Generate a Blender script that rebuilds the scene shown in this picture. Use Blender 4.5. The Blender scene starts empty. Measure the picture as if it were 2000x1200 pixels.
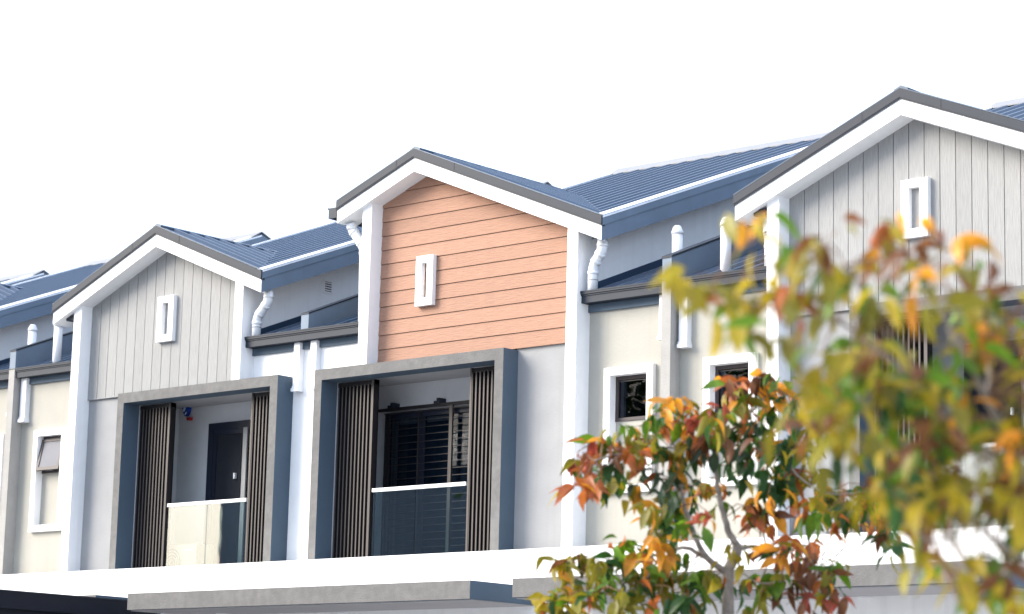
import bpy, bmesh, math, random
from mathutils import Vector, Matrix
random.seed(11)
S = bpy.context.scene
COL = S.collection

# ------------------------------------------------------------------ camera
R_ = Vector((0.75079986, 0.66006873, 0.02467485)); R_.normalize()
F_ = Vector((-0.65283779, 0.73585436, 0.17978092)); F_.normalize()
U_ = R_.cross(F_)
cam_d = bpy.data.cameras.new('camera')
cam = bpy.data.objects.new('camera', cam_d); COL.objects.link(cam)
cam.matrix_world = Matrix(((R_.x, U_.x, -F_.x, 22.4824), (R_.y, U_.y, -F_.y, -22.3737), (R_.z, U_.z, -F_.z, -2.4279), (0, 0, 0, 1)))
cam_d.sensor_width = 36; cam_d.lens = 4868.15 / 2000 * 36
cam_d.clip_start = .1; cam_d.clip_end = 3000
cam_d.dof.use_dof = True; cam_d.dof.focus_distance = 30.5; cam_d.dof.aperture_fstop = 1.7; cam_d.dof.aperture_blades = 9
S.camera = cam

# ------------------------------------------------------------------ light
SUN_AZ = math.radians(228)      # compass bearing of the sun, from +Y clockwise (front left of the facades)
SUN_EL = math.radians(30)
W = bpy.data.worlds.new('World'); S.world = W; W.use_nodes = True
wn = W.node_tree.nodes; wl = W.node_tree.links; wn.clear()
wo = wn.new('ShaderNodeOutputWorld'); bg = wn.new('ShaderNodeBackground')
sky = wn.new('ShaderNodeTexSky'); sky.sky_type = 'NISHITA'; sky.sun_disc = False
sky.sun_elevation = SUN_EL; sky.sun_rotation = SUN_AZ
sky.air_density = 1.3; sky.dust_density = 3.5; sky.ozone_density = 1.6
mixs = wn.new('ShaderNodeMix'); mixs.data_type = 'RGBA'; mixs.inputs[0].default_value = .62
mixs.inputs[7].default_value = (5.2, 6.15, 7.9, 1)          # thin bright haze over the whole sky
wl.new(sky.outputs[0], mixs.inputs[6]); wl.new(mixs.outputs[2], bg.inputs[0]); wl.new(bg.outputs[0], wo.inputs[0])
bg.inputs[1].default_value = .068
sd = bpy.data.lights.new('sun', 'SUN'); sun = bpy.data.objects.new('sun', sd); COL.objects.link(sun)
sd.energy = 1.5; sd.angle = math.radians(34); sd.color = (1, .93, .82)
d = Vector((math.sin(SUN_AZ) * math.cos(SUN_EL), math.cos(SUN_AZ) * math.cos(SUN_EL), math.sin(SUN_EL)))
sun.rotation_euler = d.to_track_quat('Z', 'Y').to_euler()
sun.location = (0, -20, 30)
S.view_settings.view_transform = 'Standard'; S.view_settings.look = 'None'
S.view_settings.gamma = 1; S.view_settings.use_curve_mapping = False
S.view_settings.exposure = 2.32

# ------------------------------------------------------------------ materials
def srgb(r, g, b):
    f = lambda c: (c / 255 / 12.92) if c / 255 <= .04045 else ((c / 255 + .055) / 1.055) ** 2.4
    return (f(r), f(g), f(b), 1)
def mat(name, col, rough=.8, metal=0, spec=.3, noise=.06, nscale=6, bump=.0, bscale=60, grain=None, vary=0, streak=0, blotch=0, blotch_col=None):
    m = bpy.data.materials.new(name); m.use_nodes = True
    n = m.node_tree.nodes; l = m.node_tree.links; b = n['Principled BSDF']
    b.inputs['Roughness'].default_value = rough; b.inputs['Metallic'].default_value = metal
    b.inputs['Specular IOR Level'].default_value = spec
    tc = n.new('ShaderNodeTexCoord'); geo = n.new('ShaderNodeNewGeometry')
    src = geo.outputs['Position']
    nt = n.new('ShaderNodeTexNoise'); nt.inputs['Scale'].default_value = nscale; nt.inputs['Detail'].default_value = 5
    mp = n.new('ShaderNodeMapping'); l.new(src, mp.inputs[0]); l.new(mp.outputs[0], nt.inputs['Vector'])
    if grain: mp.inputs['Scale'].default_value = grain
    mr = n.new('ShaderNodeMapRange'); mr.inputs[1].default_value = .3; mr.inputs[2].default_value = .7
    mr.inputs[3].default_value = 1 - noise; mr.inputs[4].default_value = 1 + noise
    l.new(nt.outputs['Fac'], mr.inputs[0])
    vm = n.new('ShaderNodeMix'); vm.data_type = 'RGBA'; vm.blend_type = 'MULTIPLY'; vm.inputs[0].default_value = 1
    vm.inputs[6].default_value = (col[0], col[1], col[2], 1)
    l.new(mr.outputs[0], vm.inputs[7]); last = vm.outputs[2]
    if vary:        # every board a touch different
        oi = n.new('ShaderNodeObjectInfo'); vr = n.new('ShaderNodeMapRange'); vr.inputs[3].default_value = 1 - vary; vr.inputs[4].default_value = 1 + vary
        l.new(oi.outputs['Random'], vr.inputs[0]); v3 = n.new('ShaderNodeMix'); v3.data_type = 'RGBA'; v3.blend_type = 'MULTIPLY'; v3.inputs[0].default_value = 1
        l.new(last, v3.inputs[6]); l.new(vr.outputs[0], v3.inputs[7]); last = v3.outputs[2]
    if streak:      # rain streaks running down
        s = n.new('ShaderNodeTexNoise'); s.inputs['Scale'].default_value = 1; s.inputs['Detail'].default_value = 6
        m2 = n.new('ShaderNodeMapping'); m2.inputs['Scale'].default_value = (9, 9, .35); l.new(src, m2.inputs[0]); l.new(m2.outputs[0], s.inputs['Vector'])
        r2 = n.new('ShaderNodeMapRange'); r2.inputs[1].default_value = .52; r2.inputs[2].default_value = .8; r2.inputs[3].default_value = 1; r2.inputs[4].default_value = 1 - streak
        l.new(s.outputs['Fac'], r2.inputs[0])
        v2 = n.new('ShaderNodeMix'); v2.data_type = 'RGBA'; v2.blend_type = 'MULTIPLY'; v2.inputs[0].default_value = 1
        l.new(last, v2.inputs[6]); l.new(r2.outputs[0], v2.inputs[7]); last = v2.outputs[2]
    if blotch:
        s = n.new('ShaderNodeTexNoise'); s.inputs['Scale'].default_value = 2.3; s.inputs['Detail'].default_value = 8; s.inputs['Roughness'].default_value = .65
        l.new(src, s.inputs['Vector'])
        r2 = n.new('ShaderNodeMapRange'); r2.inputs[1].default_value = .48; r2.inputs[2].default_value = .66; r2.inputs[4].default_value = blotch
        l.new(s.outputs['Fac'], r2.inputs[0])
        v2 = n.new('ShaderNodeMix'); v2.data_type = 'RGBA'; l.new(r2.outputs[0], v2.inputs[0]); l.new(last, v2.inputs[6]); v2.inputs[7].default_value = blotch_col; last = v2.outputs[2]
    l.new(last, b.inputs['Base Color'])
    if bump:
        bt = n.new('ShaderNodeTexNoise'); bt.inputs['Scale'].default_value = bscale; bt.inputs['Detail'].default_value = 4
        m3 = n.new('ShaderNodeMapping'); l.new(src, m3.inputs[0]); l.new(m3.outputs[0], bt.inputs['Vector'])
        if grain: m3.inputs['Scale'].default_value = grain
        bp = n.new('ShaderNodeBump'); bp.inputs['Strength'].default_value = bump; bp.inputs['Distance'].default_value = .01
        l.new(bt.outputs['Fac'], bp.inputs['Height']); l.new(bp.outputs[0], b.inputs['Normal'])
    return m
M = {}
M['white'] = mat('white_stucco', (.80, .80, .80), .85, noise=.02, bump=.25, bscale=45, streak=.06)
M['band'] = mat('white_band_paint', (.82, .82, .81), .8, noise=.02, bump=.2, bscale=30, streak=.10)
M['lavender'] = mat('pale_grey_wall', (.265, .268, .275), .88, noise=.05, nscale=3, bump=.3, bscale=50, streak=.08)
M['cream'] = mat('cream_wall', (.345, .333, .295), .88, noise=.03, nscale=3, bump=.3, bscale=50, streak=.07)
M['concrete'] = mat('taupe_render', (.143, .140, .136), .9, noise=.13, nscale=9, bump=.6, bscale=55, blotch=.6, blotch_col=(.115, .113, .112, 1))
M['slate_blue'] = mat('slate_blue_matt', (.066, .096, .132), .7, noise=.05, nscale=3, bump=.15, spec=.3)
M['cap'] = mat('grey_ridge_flashing', (.22, .22, .23), .5, noise=.05)
M['column'] = mat('beige_render', (.31, .30, .285), .9, noise=.06, nscale=6, bump=.4, bscale=50, streak=.1)
M['salmon'] = mat('salmon_board', (.312, .175, .120), .75, noise=.10, nscale=5, grain=(1.2, 1, 14), vary=.05, streak=.06, bump=.7, bscale=5)
M['greyboard'] = mat('grey_board', (.265, .265, .262), .75, noise=.09, nscale=5, grain=(14, 1, 1.2), vary=.04, streak=.06, bump=.7, bscale=5)
M['backing'] = mat('dark_joint_backing', (.13, .12, .12), .9)  # even dark tone behind the boards and in the vent
M['slate'] = mat('slate_metal_trim', (.018, .024, .036), .55, noise=.06, spec=.25)
M['fascia'] = mat('blue_grey_fascia', (.115, .158, .215), .55, noise=.07, nscale=4, spec=.4)
M['roof'] = mat('blue_steel_sheet', (.017, .040, .080), .4, metal=.1, noise=.10, nscale=2, spec=.5)
M['flash'] = mat('pale_flashing', (.72, .74, .78), .4, metal=.1, noise=.05)
M['pvc'] = mat('white_pvc', (.72, .73, .75), .4, noise=.03, spec=.45)
M['bronze'] = mat('brown_aluminium', (.07, .063, .061), .45, metal=.3, noise=.05)
M['winframe'] = mat('brown_window_frame', (.052, .042, .043), .5, noise=.05)
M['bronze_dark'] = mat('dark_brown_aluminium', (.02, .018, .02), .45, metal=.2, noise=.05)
M['black'] = mat('black_aluminium', (.013, .017, .030), .4, noise=.05)
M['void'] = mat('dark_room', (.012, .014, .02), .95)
M['inner'] = mat('balcony_wall_paint', (.56, .57, .59), .88, noise=.03, bump=.2)
M['soffitp'] = mat('porch_ceiling_paint', (.40, .395, .41), .9, noise=.05, nscale=2, bump=.15)
M['rail'] = mat('white_rail', (.82, .82, .82), .35, spec=.5)
M['curtain'] = mat('blue_curtain', (.09, .14, .20), .9, noise=.2, nscale=4, grain=(10, 10, .3))
M['ac'] = mat('cream_plastic', (.25, .235, .19), .5, noise=.02)
M['grey'] = mat('grey_plastic', (.3, .3, .3), .5)
M['shield'] = mat('blue_plastic', (.01, .05, .32), .35)
M['redlens'] = mat('red_plastic', (.4, .02, .02), .3)
M['wprint'] = mat('white_print', (.6, .7, .85), .6)
M['bark'] = mat('grey_bark', (.29, .25, .215), .9, noise=.35, nscale=14, bump=.8, bscale=40)
M['twig'] = mat('brown_twig', (.17, .10, .06), .9, noise=.3, nscale=14)
M['steel'] = mat('carport_steel', (.007, .009, .016), .5, spec=.2)
M['ground'] = mat('ground_asphalt', (.12, .12, .12), .95, noise=.2, nscale=3, bump=.5)
M['pave'] = mat('ground_paving', (.42, .41, .40), .95, noise=.1, nscale=3, bump=.4)
M['opp'] = mat('opposite_wall', (.11, .13, .16), .9, noise=.06)
M['lens'] = mat('downlight_lens', (.75, .75, .75), .4)

def glass(name, tint, r0):
    m = bpy.data.materials.new(name); m.use_nodes = True
    n = m.node_tree.nodes; l = m.node_tree.links; n.clear()
    o = n.new('ShaderNodeOutputMaterial'); mx = n.new('ShaderNodeMixShader'); lw = n.new('ShaderNodeLayerWeight'); lw.inputs[0].default_value = .5
    pw = n.new('ShaderNodeMath'); pw.operation = 'POWER'; pw.inputs[1].default_value = 5; l.new(lw.outputs['Facing'], pw.inputs[0])
    ma = n.new('ShaderNodeMath'); ma.operation = 'MULTIPLY_ADD'; ma.inputs[1].default_value = 1 - r0; ma.inputs[2].default_value = r0; l.new(pw.outputs[0], ma.inputs[0])
    t = n.new('ShaderNodeBsdfTransparent'); t.inputs[0].default_value = tint
    g = n.new('ShaderNodeBsdfGlossy'); g.inputs['Roughness'].default_value = 0
    nz = n.new('ShaderNodeTexNoise'); nz.inputs['Scale'].default_value = 1.1
    bp = n.new('ShaderNodeBump'); bp.inputs['Strength'].default_value = .05; bp.inputs['Distance'].default_value = .02
    l.new(nz.outputs['Fac'], bp.inputs['Height']); l.new(bp.outputs[0], g.inputs['Normal'])
    l.new(ma.outputs[0], mx.inputs[0]); l.new(t.outputs[0], mx.inputs[1]); l.new(g.outputs[0], mx.inputs[2]); l.new(mx.outputs[0], o.inputs[0])
    return m
M['rail_glass'] = glass('balustrade_glass', (.80, .90, .91, 1), .19)
M['door_glass'] = glass('door_glass', (.42, .46, .5, 1), .03)
M['win_glass'] = glass('window_glass', (.2, .24, .3, 1), .03)
M['frost'] = mat('frosted_glass', (.17, .17, .19), .6, spec=.1)

# leaves: colour painted per leaf, blotched with age spots, thin and translucent
def leaf_mat():
    m = bpy.data.materials.new('leaf'); m.use_nodes = True
    n = m.node_tree.nodes; l = m.node_tree.links; b = n['Principled BSDF']; o = n['Material Output']
    at = n.new('ShaderNodeAttribute'); at.attribute_name = 'col'
    oi = n.new('ShaderNodeObjectInfo'); geo = n.new('ShaderNodeNewGeometry')
    nz = n.new('ShaderNodeTexNoise'); nz.inputs['Scale'].default_value = 26; nz.inputs['Detail'].default_value = 3
    l.new(geo.outputs['Position'], nz.inputs['Vector'])
    r = n.new('ShaderNodeMapRange'); r.inputs[1].default_value = .46; r.inputs[2].default_value = .62; r.inputs[4].default_value = .5
    l.new(nz.outputs['Fac'], r.inputs[0])
    hs = n.new('ShaderNodeHueSaturation'); hs.inputs['Hue'].default_value = .475; hs.inputs['Saturation'].default_value = .95; hs.inputs['Value'].default_value = 1.25
    l.new(at.outputs['Color'], hs.inputs['Color'])
    mx = n.new('ShaderNodeMix'); mx.data_type = 'RGBA'; l.new(r.outputs[0], mx.inputs[0]); l.new(at.outputs['Color'], mx.inputs[6]); l.new(hs.outputs[0], mx.inputs[7])
    nz2 = n.new('ShaderNodeTexNoise'); nz2.inputs['Scale'].default_value = 7; l.new(geo.outputs['Position'], nz2.inputs['Vector'])
    r2 = n.new('ShaderNodeMapRange'); r2.inputs[1].default_value = .3; r2.inputs[2].default_value = .7; r2.inputs[3].default_value = .65; r2.inputs[4].default_value = 1.35
    l.new(nz2.outputs['Fac'], r2.inputs[0])
    m2 = n.new('ShaderNodeMix'); m2.data_type = 'RGBA'; m2.blend_type = 'MULTIPLY'; m2.inputs[0].default_value = 1
    l.new(mx.outputs[2], m2.inputs[6]); l.new(r2.outputs[0], m2.inputs[7])
    l.new(m2.outputs[2], b.inputs['Base Color']); b.inputs['Roughness'].default_value = .42; b.inputs['Specular IOR Level'].default_value = .45
    tr = n.new('ShaderNodeBsdfTranslucent'); l.new(m2.outputs[2], tr.inputs[0])
    ms = n.new('ShaderNodeMixShader'); ms.inputs[0].default_value = .5
    l.new(b.outputs[0], ms.inputs[1]); l.new(tr.outputs[0], ms.inputs[2]); l.new(ms.outputs[0], o.inputs[0])
    return m
M['leaf'] = leaf_mat()

# ------------------------------------------------------------------ mesh helpers
class MB:
    def __init__(s): s.v = []; s.f = []
    def box(s, x0, x1, y0, y1, z0, z1):
        i = len(s.v)
        s.v += [(x0, y0, z0), (x1, y0, z0), (x1, y1, z0), (x0, y1, z0), (x0, y0, z1), (x1, y0, z1), (x1, y1, z1), (x0, y1, z1)]
        s.f += [(i, i + 3, i + 2, i + 1), (i + 4, i + 5, i + 6, i + 7), (i, i + 1, i + 5, i + 4), (i + 1, i + 2, i + 6, i + 5), (i + 2, i + 3, i + 7, i + 6), (i + 3, i, i + 4, i + 7)]
        return s
    def prism(s, pts, axis, a, b):
        """closed polygon pts extruded along axis ('x','y','z') from a to b"""
        def P(p, t): return {'x': (t, p[0], p[1]), 'y': (p[0], t, p[1]), 'z': (p[0], p[1], t)}[axis]
        i = len(s.v); n = len(pts)
        s.v += [P(p, a) for p in pts] + [P(p, b) for p in pts]
        s.f.append(tuple(range(i, i + n))); s.f.append(tuple(range(i + 2 * n - 1, i + n - 1, -1)))
        for k in range(n):
            j = (k + 1) % n; s.f.append((i + k, i + n + k, i + n + j, i + j))
        return s
    def tube(s, pts, r, n=12, cap=True):
        """round tube through pts; r number or list"""
        P = [Vector(p) for p in pts]; rs = r if isinstance(r, (list, tuple)) else [r] * len(P)
        i0 = len(s.v); ref = None
        for k, p in enumerate(P):
            t = (P[min(k + 1, len(P) - 1)] - P[max(k - 1, 0)]).normalized()
            if ref is None: ref = Vector((1, 0, 0)) if abs(t.x) < .9 else Vector((0, 1, 0))
            a = (ref - t * ref.dot(t)).normalized(); ref = a; b = t.cross(a)
            for q in range(n):
                an = 2 * math.pi * q / n
                s.v.append(tuple(p + (a * math.cos(an) + b * math.sin(an)) * rs[k]))
        for k in range(len(P) - 1):
            for q in range(n):
                q2 = (q + 1) % n; a0 = i0 + k * n; b0 = a0 + n
                s.f.append((a0 + q, a0 + q2, b0 + q2, b0 + q))
        if cap:
            s.f.append(tuple(i0 + q for q in range(n - 1, -1, -1))); e = i0 + (len(P) - 1) * n
            s.f.append(tuple(e + q for q in range(n)))
        return s
    def hexa(s, c):
        """8 corners: bottom 4 (ccw), top 4"""
        i = len(s.v); s.v += [tuple(p) for p in c]
        s.f += [(i, i + 3, i + 2, i + 1), (i + 4, i + 5, i + 6, i + 7), (i, i + 1, i + 5, i + 4), (i + 1, i + 2, i + 6, i + 5), (i + 2, i + 3, i + 7, i + 6), (i + 3, i, i + 4, i + 7)]
        return s
    def mesh(s, name, m, smooth=False, bevel=0):
        me = bpy.data.meshes.new(name); me.from_pydata(s.v, [], s.f)
        bm = bmesh.new(); bm.from_mesh(me); bmesh.ops.recalc_face_normals(bm, faces=bm.faces)
        if bevel: bmesh.ops.bevel(bm, geom=list(bm.edges), offset=bevel, segments=1, affect='EDGES', profile=.7)
        bm.to_mesh(me); bm.free()
        me.materials.append(m)
        if smooth:
            for p in me.polygons: p.use_smooth = len(p.vertices) == 4
        return me
    def two_tone(s, name, front, side, parent):
        o = s.build(name, front, parent); o.data.materials.append(M[side])
        for p in o.data.polygons: p.material_index = 0 if p.normal.y < -.9 else 1
        return o
    def build(s, name, m, parent=None, smooth=False, loc=None, bevel=0):
        o = bpy.data.objects.new(name, s.mesh(name, M[m] if isinstance(m, str) else m, smooth, bevel)); COL.objects.link(o)
        if parent: o.parent = parent
        if loc: o.location = loc
        return o
def tag(o, label=None, cat=None, group=None, kind=None):
    if label: o['label'] = label
    if cat: o['category'] = cat
    if group: o['group'] = group
    if kind: o['kind'] = kind
    return o
def empty(name, loc, label, cat, group=None):
    o = bpy.data.objects.new(name, None); COL.objects.link(o); o.location = loc; o.empty_display_size = .3
    return tag(o, label, cat, group)
def piece(name, me, parent, loc=(0, 0, 0), rot=None):
    o = bpy.data.objects.new(name, me); COL.objects.link(o); o.parent = parent; o.location = loc
    if rot: o.rotation_euler = rot
    return o

# ------------------------------------------------------------------ ground
MB().box(-250, 250, -250, 250, -4.2, -4.0).build('ground', 'pave').__setitem__('kind', 'structure')
MB().box(-250, 250, -13.5, -6.5, -4.0, -3.992).build('road', 'ground').__setitem__('kind', 'structure')
MB().box(-250, 250, -6.5, -6.35, -4.0, -3.88).build('kerb', 'lavender').__setitem__('kind', 'structure')

# ------------------------------------------------------------------ houses
TP = .393                 # slope of the roofs running back
ZR = 3.97                 # main roof height at y = -.07
RY, RZ = 5.739, 6.27      # ridge of the main roofs
def zroof(y): return ZR + TP * (y + .066)
FIN = 5.72                # depth where the ridge sits

def ribbed(x0, x1, pitch=.19, h=.03):
    """profile of trapezoid ribs along x: list of (x, dz)"""
    p = []; n = int(round((x1 - x0) / pitch)); st = (x1 - x0) / n
    for i in range(n):
        a = x0 + i * st
        p += [(a, 0), (a + st * .58, 0), (a + st * .68, h), (a + st * .90, h)]
    p.append((x1, 0)); return p
def sheet_y(mb, prof, y0, y1, zf, y0f=None):
    """ribbed sheet running up in depth; y0f(x) gives the front limit"""
    i = len(mb.v); n = len(prof)
    for x, dz in prof: ya = y0f(x) if y0f else y0; mb.v.append((x, ya, zf(ya) + dz))
    for x, dz in prof: mb.v.append((x, y1, zf(y1) + dz))
    for k in range(n - 1): mb.f.append((i + k, i + k + 1, i + n + k + 1, i + n + k))

def screen(parent, x0, x1, y, z0, z1, edge_right):
    """louvre screen of upright blades"""
    s = MB().box(x0, x1, y + .012, y + .10, z1 - .055, z1).build('louvre_screen', 'bronze_dark', parent)
    n = 10; st = (x1 - x0) / n
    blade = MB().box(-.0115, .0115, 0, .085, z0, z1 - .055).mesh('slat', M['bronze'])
    blade.materials.append(M['bronze_dark'])        # sides coloured darker for the shade between blades, front lighter
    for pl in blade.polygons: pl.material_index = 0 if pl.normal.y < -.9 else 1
    for i in range(n):
        piece('slat', blade, s, (x0 + st * (i + .5), y, 0))
    ex = (x1 - .03, x1) if edge_right else (x0, x0 + .03)
    MB().box(ex[0], ex[1], y - .004, y + .10, z0, z1 + .004).two_tone('edge_post', 'bronze', 'bronze_dark', s)  # post sides get the same shade-dark brown as the blades
    MB().box(x0, x1, y + .085, y + .1, z0, z1 - .055).build('screen_backing', 'bronze_dark', s)

def square_pipe(parent, x0, x1, ztop=2.985, zbot=2.33):
    o = MB().box(x0, x1, .16, .248, zbot + .06, ztop).build('square_downpipe', 'pvc', parent)
    MB().box(x0 - .006, x1 + .006, .152, .248, zbot + .045, zbot + .075).build('pipe_collar', 'pvc', o)
    MB().box(x0 - .008, x1 + .012, .135, .248, zbot, zbot + .044).build('pipe_shoe', 'pvc', o)

def round_pipe(parent, pts, r=.062):
    P = [Vector(p) for p in pts]; Q = [P[0]]; rings = []
    for k in range(1, len(P) - 1):
        a = P[k - 1] - P[k]; b = P[k + 1] - P[k]; R = min(.075, a.length * .45, b.length * .45); a.normalize(); b.normalize()
        for t in (0, .25, .5, .75, 1): Q.append(P[k] + a * R * (1 - t) ** 2 + b * R * t ** 2)
        rings += [(P[k] + a * R, a), (P[k] + b * R, b)]
    Q.append(P[-1])
    o = MB().tube(Q, r, 18).build('round_downpipe', 'pvc', parent, smooth=True)
    for c_, d_ in rings: MB().tube([c_ - d_ * .02, c_ + d_ * .022], r + .006, 18).build('pipe_socket', 'pvc', o, smooth=True)
    e = P[-1]; MB().tube([(e.x, e.y, e.z + .16), (e.x, e.y, e.z + .172)], r + .006, 16).build('pipe_clip', 'grey', o)
    return o

def gutter(parent, x0, x1, end_left=True):
    prof = [(.245, 3.09), (.07, 3.135), (.062, 3.135), (.062, 3.095), (.075, 3.09), (.075, 3.075), (.085, 3.07), (.085, 2.99), (.245, 2.99)]
    g = MB().prism(prof, 'x', x0, x1).build('gutter', 'slate', parent)
    MB().box(x0, x1, .058, .064, 3.118, 3.13).build('gutter_lip', 'slate', g)
    MB().box(x0 + .0, x1, .215, .247, 2.895, 2.988).build('eaves_board', 'slate_blue', parent)
    return g

def window(parent, x0, x1, open_=False):
    """tall white surround with a small brown window in its upper part"""
    t = .095; z0, z1 = .70, 2.195
    tr = MB()
    tr.box(x0, x1, .19, .262, z1 - t, z1); tr.box(x0, x1, .19, .262, z0, z0 + t)
    tr.box(x0, x0 + t, .19, .262, z0 + t, z1 - t); tr.box(x1 - t, x1, .19, .262, z0 + t, z1 - t)
    # deep reveals
    s = tr.build('window_surround', 'white', parent)
    a, b = x0 + t, x1 - t
    MB().box(a, b, .315, .33, z0 + t, 1.562).build('recessed_panel', 'cream', s)
    MB().box(a - .004, a, .262, .33, z0 + t, z1 - t).box(b, b + .004, .262, .33, z0 + t, z1 - t).box(a, b, .262, .33, z1 - t, z1 - t + .004).build('reveal', 'white', s)
    zw0, zw1 = 1.562, z1 - t
    f = MB()
    f.box(a, b, .30, .345, zw1 - .045, zw1); f.box(a, b, .30, .345, zw0, zw0 + .04)
    f.box(a, a + .04, .30, .345, zw0 + .04, zw1 - .045); f.box(b - .04, b, .30, .345, zw0 + .04, zw1 - .045)
    w = f.build('window', 'winframe', parent)
    if not open_:
        MB().box(a + .04, b - .04, .325, .331, zw0 + .04, zw1 - .045).build('pane', 'win_glass', w)
        g = MB(); g.box(a + .04, b - .04, .318, .324, zw1 - .065, zw1 - .055); g.build('sash_bead', 'bronze', w)
    else:       # top-hung sash pushed out at the bottom, seen as a slanting frame
        an = math.radians(12); L = zw1 - zw0 - .06
        def pt(x, t_, o_): return (x, .30 - math.sin(an) * t_ - math.cos(an) * o_, zw1 - .045 - math.cos(an) * t_ + math.sin(an) * o_)
        sh = MB()
        def bar(xa, xb, ta, tb):
            sh.hexa([pt(xa, tb, .03), pt(xb, tb, .03), pt(xb, tb, 0), pt(xa, tb, 0), pt(xa, ta, .03), pt(xb, ta, .03), pt(xb, ta, 0), pt(xa, ta, 0)])
        bar(a + .01, b - .01, 0, .04); bar(a + .01, b - .01, L - .05, L); bar(a + .01, a + .06, .04, L - .05); bar(b - .06, b - .01, .04, L - .05)
        so = sh.build('open_sash', 'winframe', w)
        MB().hexa([pt(a + .06, L - .05, .018), pt(b - .06, L - .05, .018), pt(b - .06, L - .05, .012), pt(a + .06, L - .05, .012),
                   pt(a + .06, .04, .018), pt(b - .06, .04, .018), pt(b - .06, .04, .012), pt(a + .06, .04, .012)]).build('pane', 'frost', so)
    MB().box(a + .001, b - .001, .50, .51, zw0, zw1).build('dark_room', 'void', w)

def balcony_parts(r, kind, ix0, ix1, z_in=2.40):
    """everything inside the projecting frame; ix0..ix1 is the inner opening"""
    D = 1.0
    MB().box(ix0 - .08, ix0, .251, D, .0, 2.44).build('balcony_side_wall', 'inner', r); MB().box(ix1, ix1 + .08, .251, D, .0, 2.44).build('balcony_side_wall', 'inner', r)
    MB().box(ix0 - .08, ix1 + .08, .334, D, 2.44, 2.52).build('balcony_ceiling', 'soffitp', r)
    MB().box(ix0 - .08, ix1 + .08, D, D + .1, .0, 2.52).build('balcony_back_wall', 'inner', r)
    MB().box(ix0 - .08, ix1 + .08, .0, D, -.27, -.15).build('balcony_floor', 'lavender', r)
    w = .69
    screen(r, ix0, ix0 + w - .02, .25, .0, z_in - .01, True)
    screen(r, ix1 - w + .03, ix1, .25, .0, z_in - .01, False)
    gx0, gx1 = ix0 + w + .02, ix1 - w - .0
    b = MB().box(gx0 - .01, gx1, .25, .30, .93, .975).build('balustrade', 'rail', r)
    mid = (gx0 + gx1) / 2 + (.0 if kind == 'A' else -.06)
    MB().box(gx0, mid - .006, .270, .280, .03, .93).build('glass_pane', 'rail_glass', b)
    MB().box(mid + .006, gx1, .270, .280, .03, .93).build('glass_pane', 'rail_glass', b)
    MB().box(gx0, gx1, .262, .288, .0, .03).build('base_channel', 'slate', b)
    y = D - .0
    if kind == 'A':
        x0, x1 = ix0 + .70, ix0 + 2.0
        f = MB(); f.box(x0, x0 + .11, y - .06, y, 0, 2.17); f.box(x1 - .1, x1, y - .06, y, 0, 2.17); f.box(x0 + .11, x1 - .1, y - .06, y, 2.07, 2.17)
        dr = f.build('balcony_door', 'black', r)
        MB().box(x0 + .11, x0 + .17, y - .05, y - .005, 0, 2.07).box(x0 + .17, x0 + .72, y - .05, y - .005, 2.0, 2.07).build('sash_frame', 'black', dr)
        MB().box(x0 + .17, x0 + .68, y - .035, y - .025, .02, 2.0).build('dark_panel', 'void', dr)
        MB().box(x0 + .72, x0 + .80, y - .055, y - .003, 0, 2.07).build('door_stile', 'grey', dr)
        MB().box(x0 + .80, x1 - .1, y - .03, y - .02, 0, 2.07).build('door_glass', 'door_glass', dr)
        MB().box(x0 + .575, x0 + .60, y - .075, y - .036, 1.36, 1.44).build('door_lock', 'pvc', dr)
    else:
        x0, x1 = ix0 + .22, ix0 + 2.45
        f = MB(); f.box(x0, x0 + .07, y - .05, y, 0, 2.06); f.box(x1 - .07, x1, y - .05, y, 0, 2.06); f.box(x0 + .07, x1 - .07, y - .05, y, 1.98, 2.06)
        f.box(x0 + .62, x0 + .70, y - .045, y, 0, 1.98)
        dr = f.build('sliding_door', 'black', r)
        MB().box(x0 + .07, x0 + .62, y - .018, y - .012, 0, 1.98).build('door_glass', 'door_glass', dr)
        MB().box(x0 + .70, x1 - .07, y - .018, y - .012, 0, 1.98).build('door_glass', 'door_glass', dr)
        c = MB(); n = 34; xs = [x0 + .2 + (x1 - x0 - .3) * i / n for i in range(n + 1)]
        for i in range(n + 1): dy = .012 * math.sin(i * 2.4) + .006 * math.sin(i * 5.1); c.v += [(xs[i], y - .004 - abs(dy) * .25, 0.02), (xs[i], y - .004 - abs(dy) * .25, 1.9)]
        for i in range(n): c.f.append((2 * i, 2 * i + 2, 2 * i + 3, 2 * i + 1))
        c.build('curtain', 'curtain', dr)
        # folding security grille hung on a track in front of the door
        gy = y - .10
        g = MB().box(x0 - .07, x1, gy - .025, gy + .01, 2.075, 2.115).box(x0 + .03, x1, gy - .012, gy + .008, 2.035, 2.05).build('security_grille', 'bronze_dark', r)
        for bx in (x0 + .10, x0 + .93): MB().box(bx, bx + .10, gy - .03, y, 2.115, 2.15).box(bx + .05, bx + .10, gy - .03, y, 2.15, 2.185).build('track_bracket', 'black', g)
        bar = MB().box(0, x1 - x0 - .04, -.005, .005, -.005, .005).mesh('grille_bar', M['bronze_dark'])
        z = .12
        k = 0
        while z < 1.95:
            piece('grille_bar', bar, g, (x0 + .04, gy, z)); z += .094 if k % 9 else .15; k += 1
        up = MB().box(-.012, .012, -.010, .010, .02, 2.04)
        um = up.mesh('grille_upright', M['bronze_dark'])
        for ux in (x0 + .06, x0 + .12, x0 + .655): piece('grille_upright', um, g, (ux, gy - .004, 0))
        MB().box(x0 + 1.20, x0 + 1.255, gy - .018, gy + .012, .02, 2.09).build('grille_lock_post', 'bronze', g)

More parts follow.
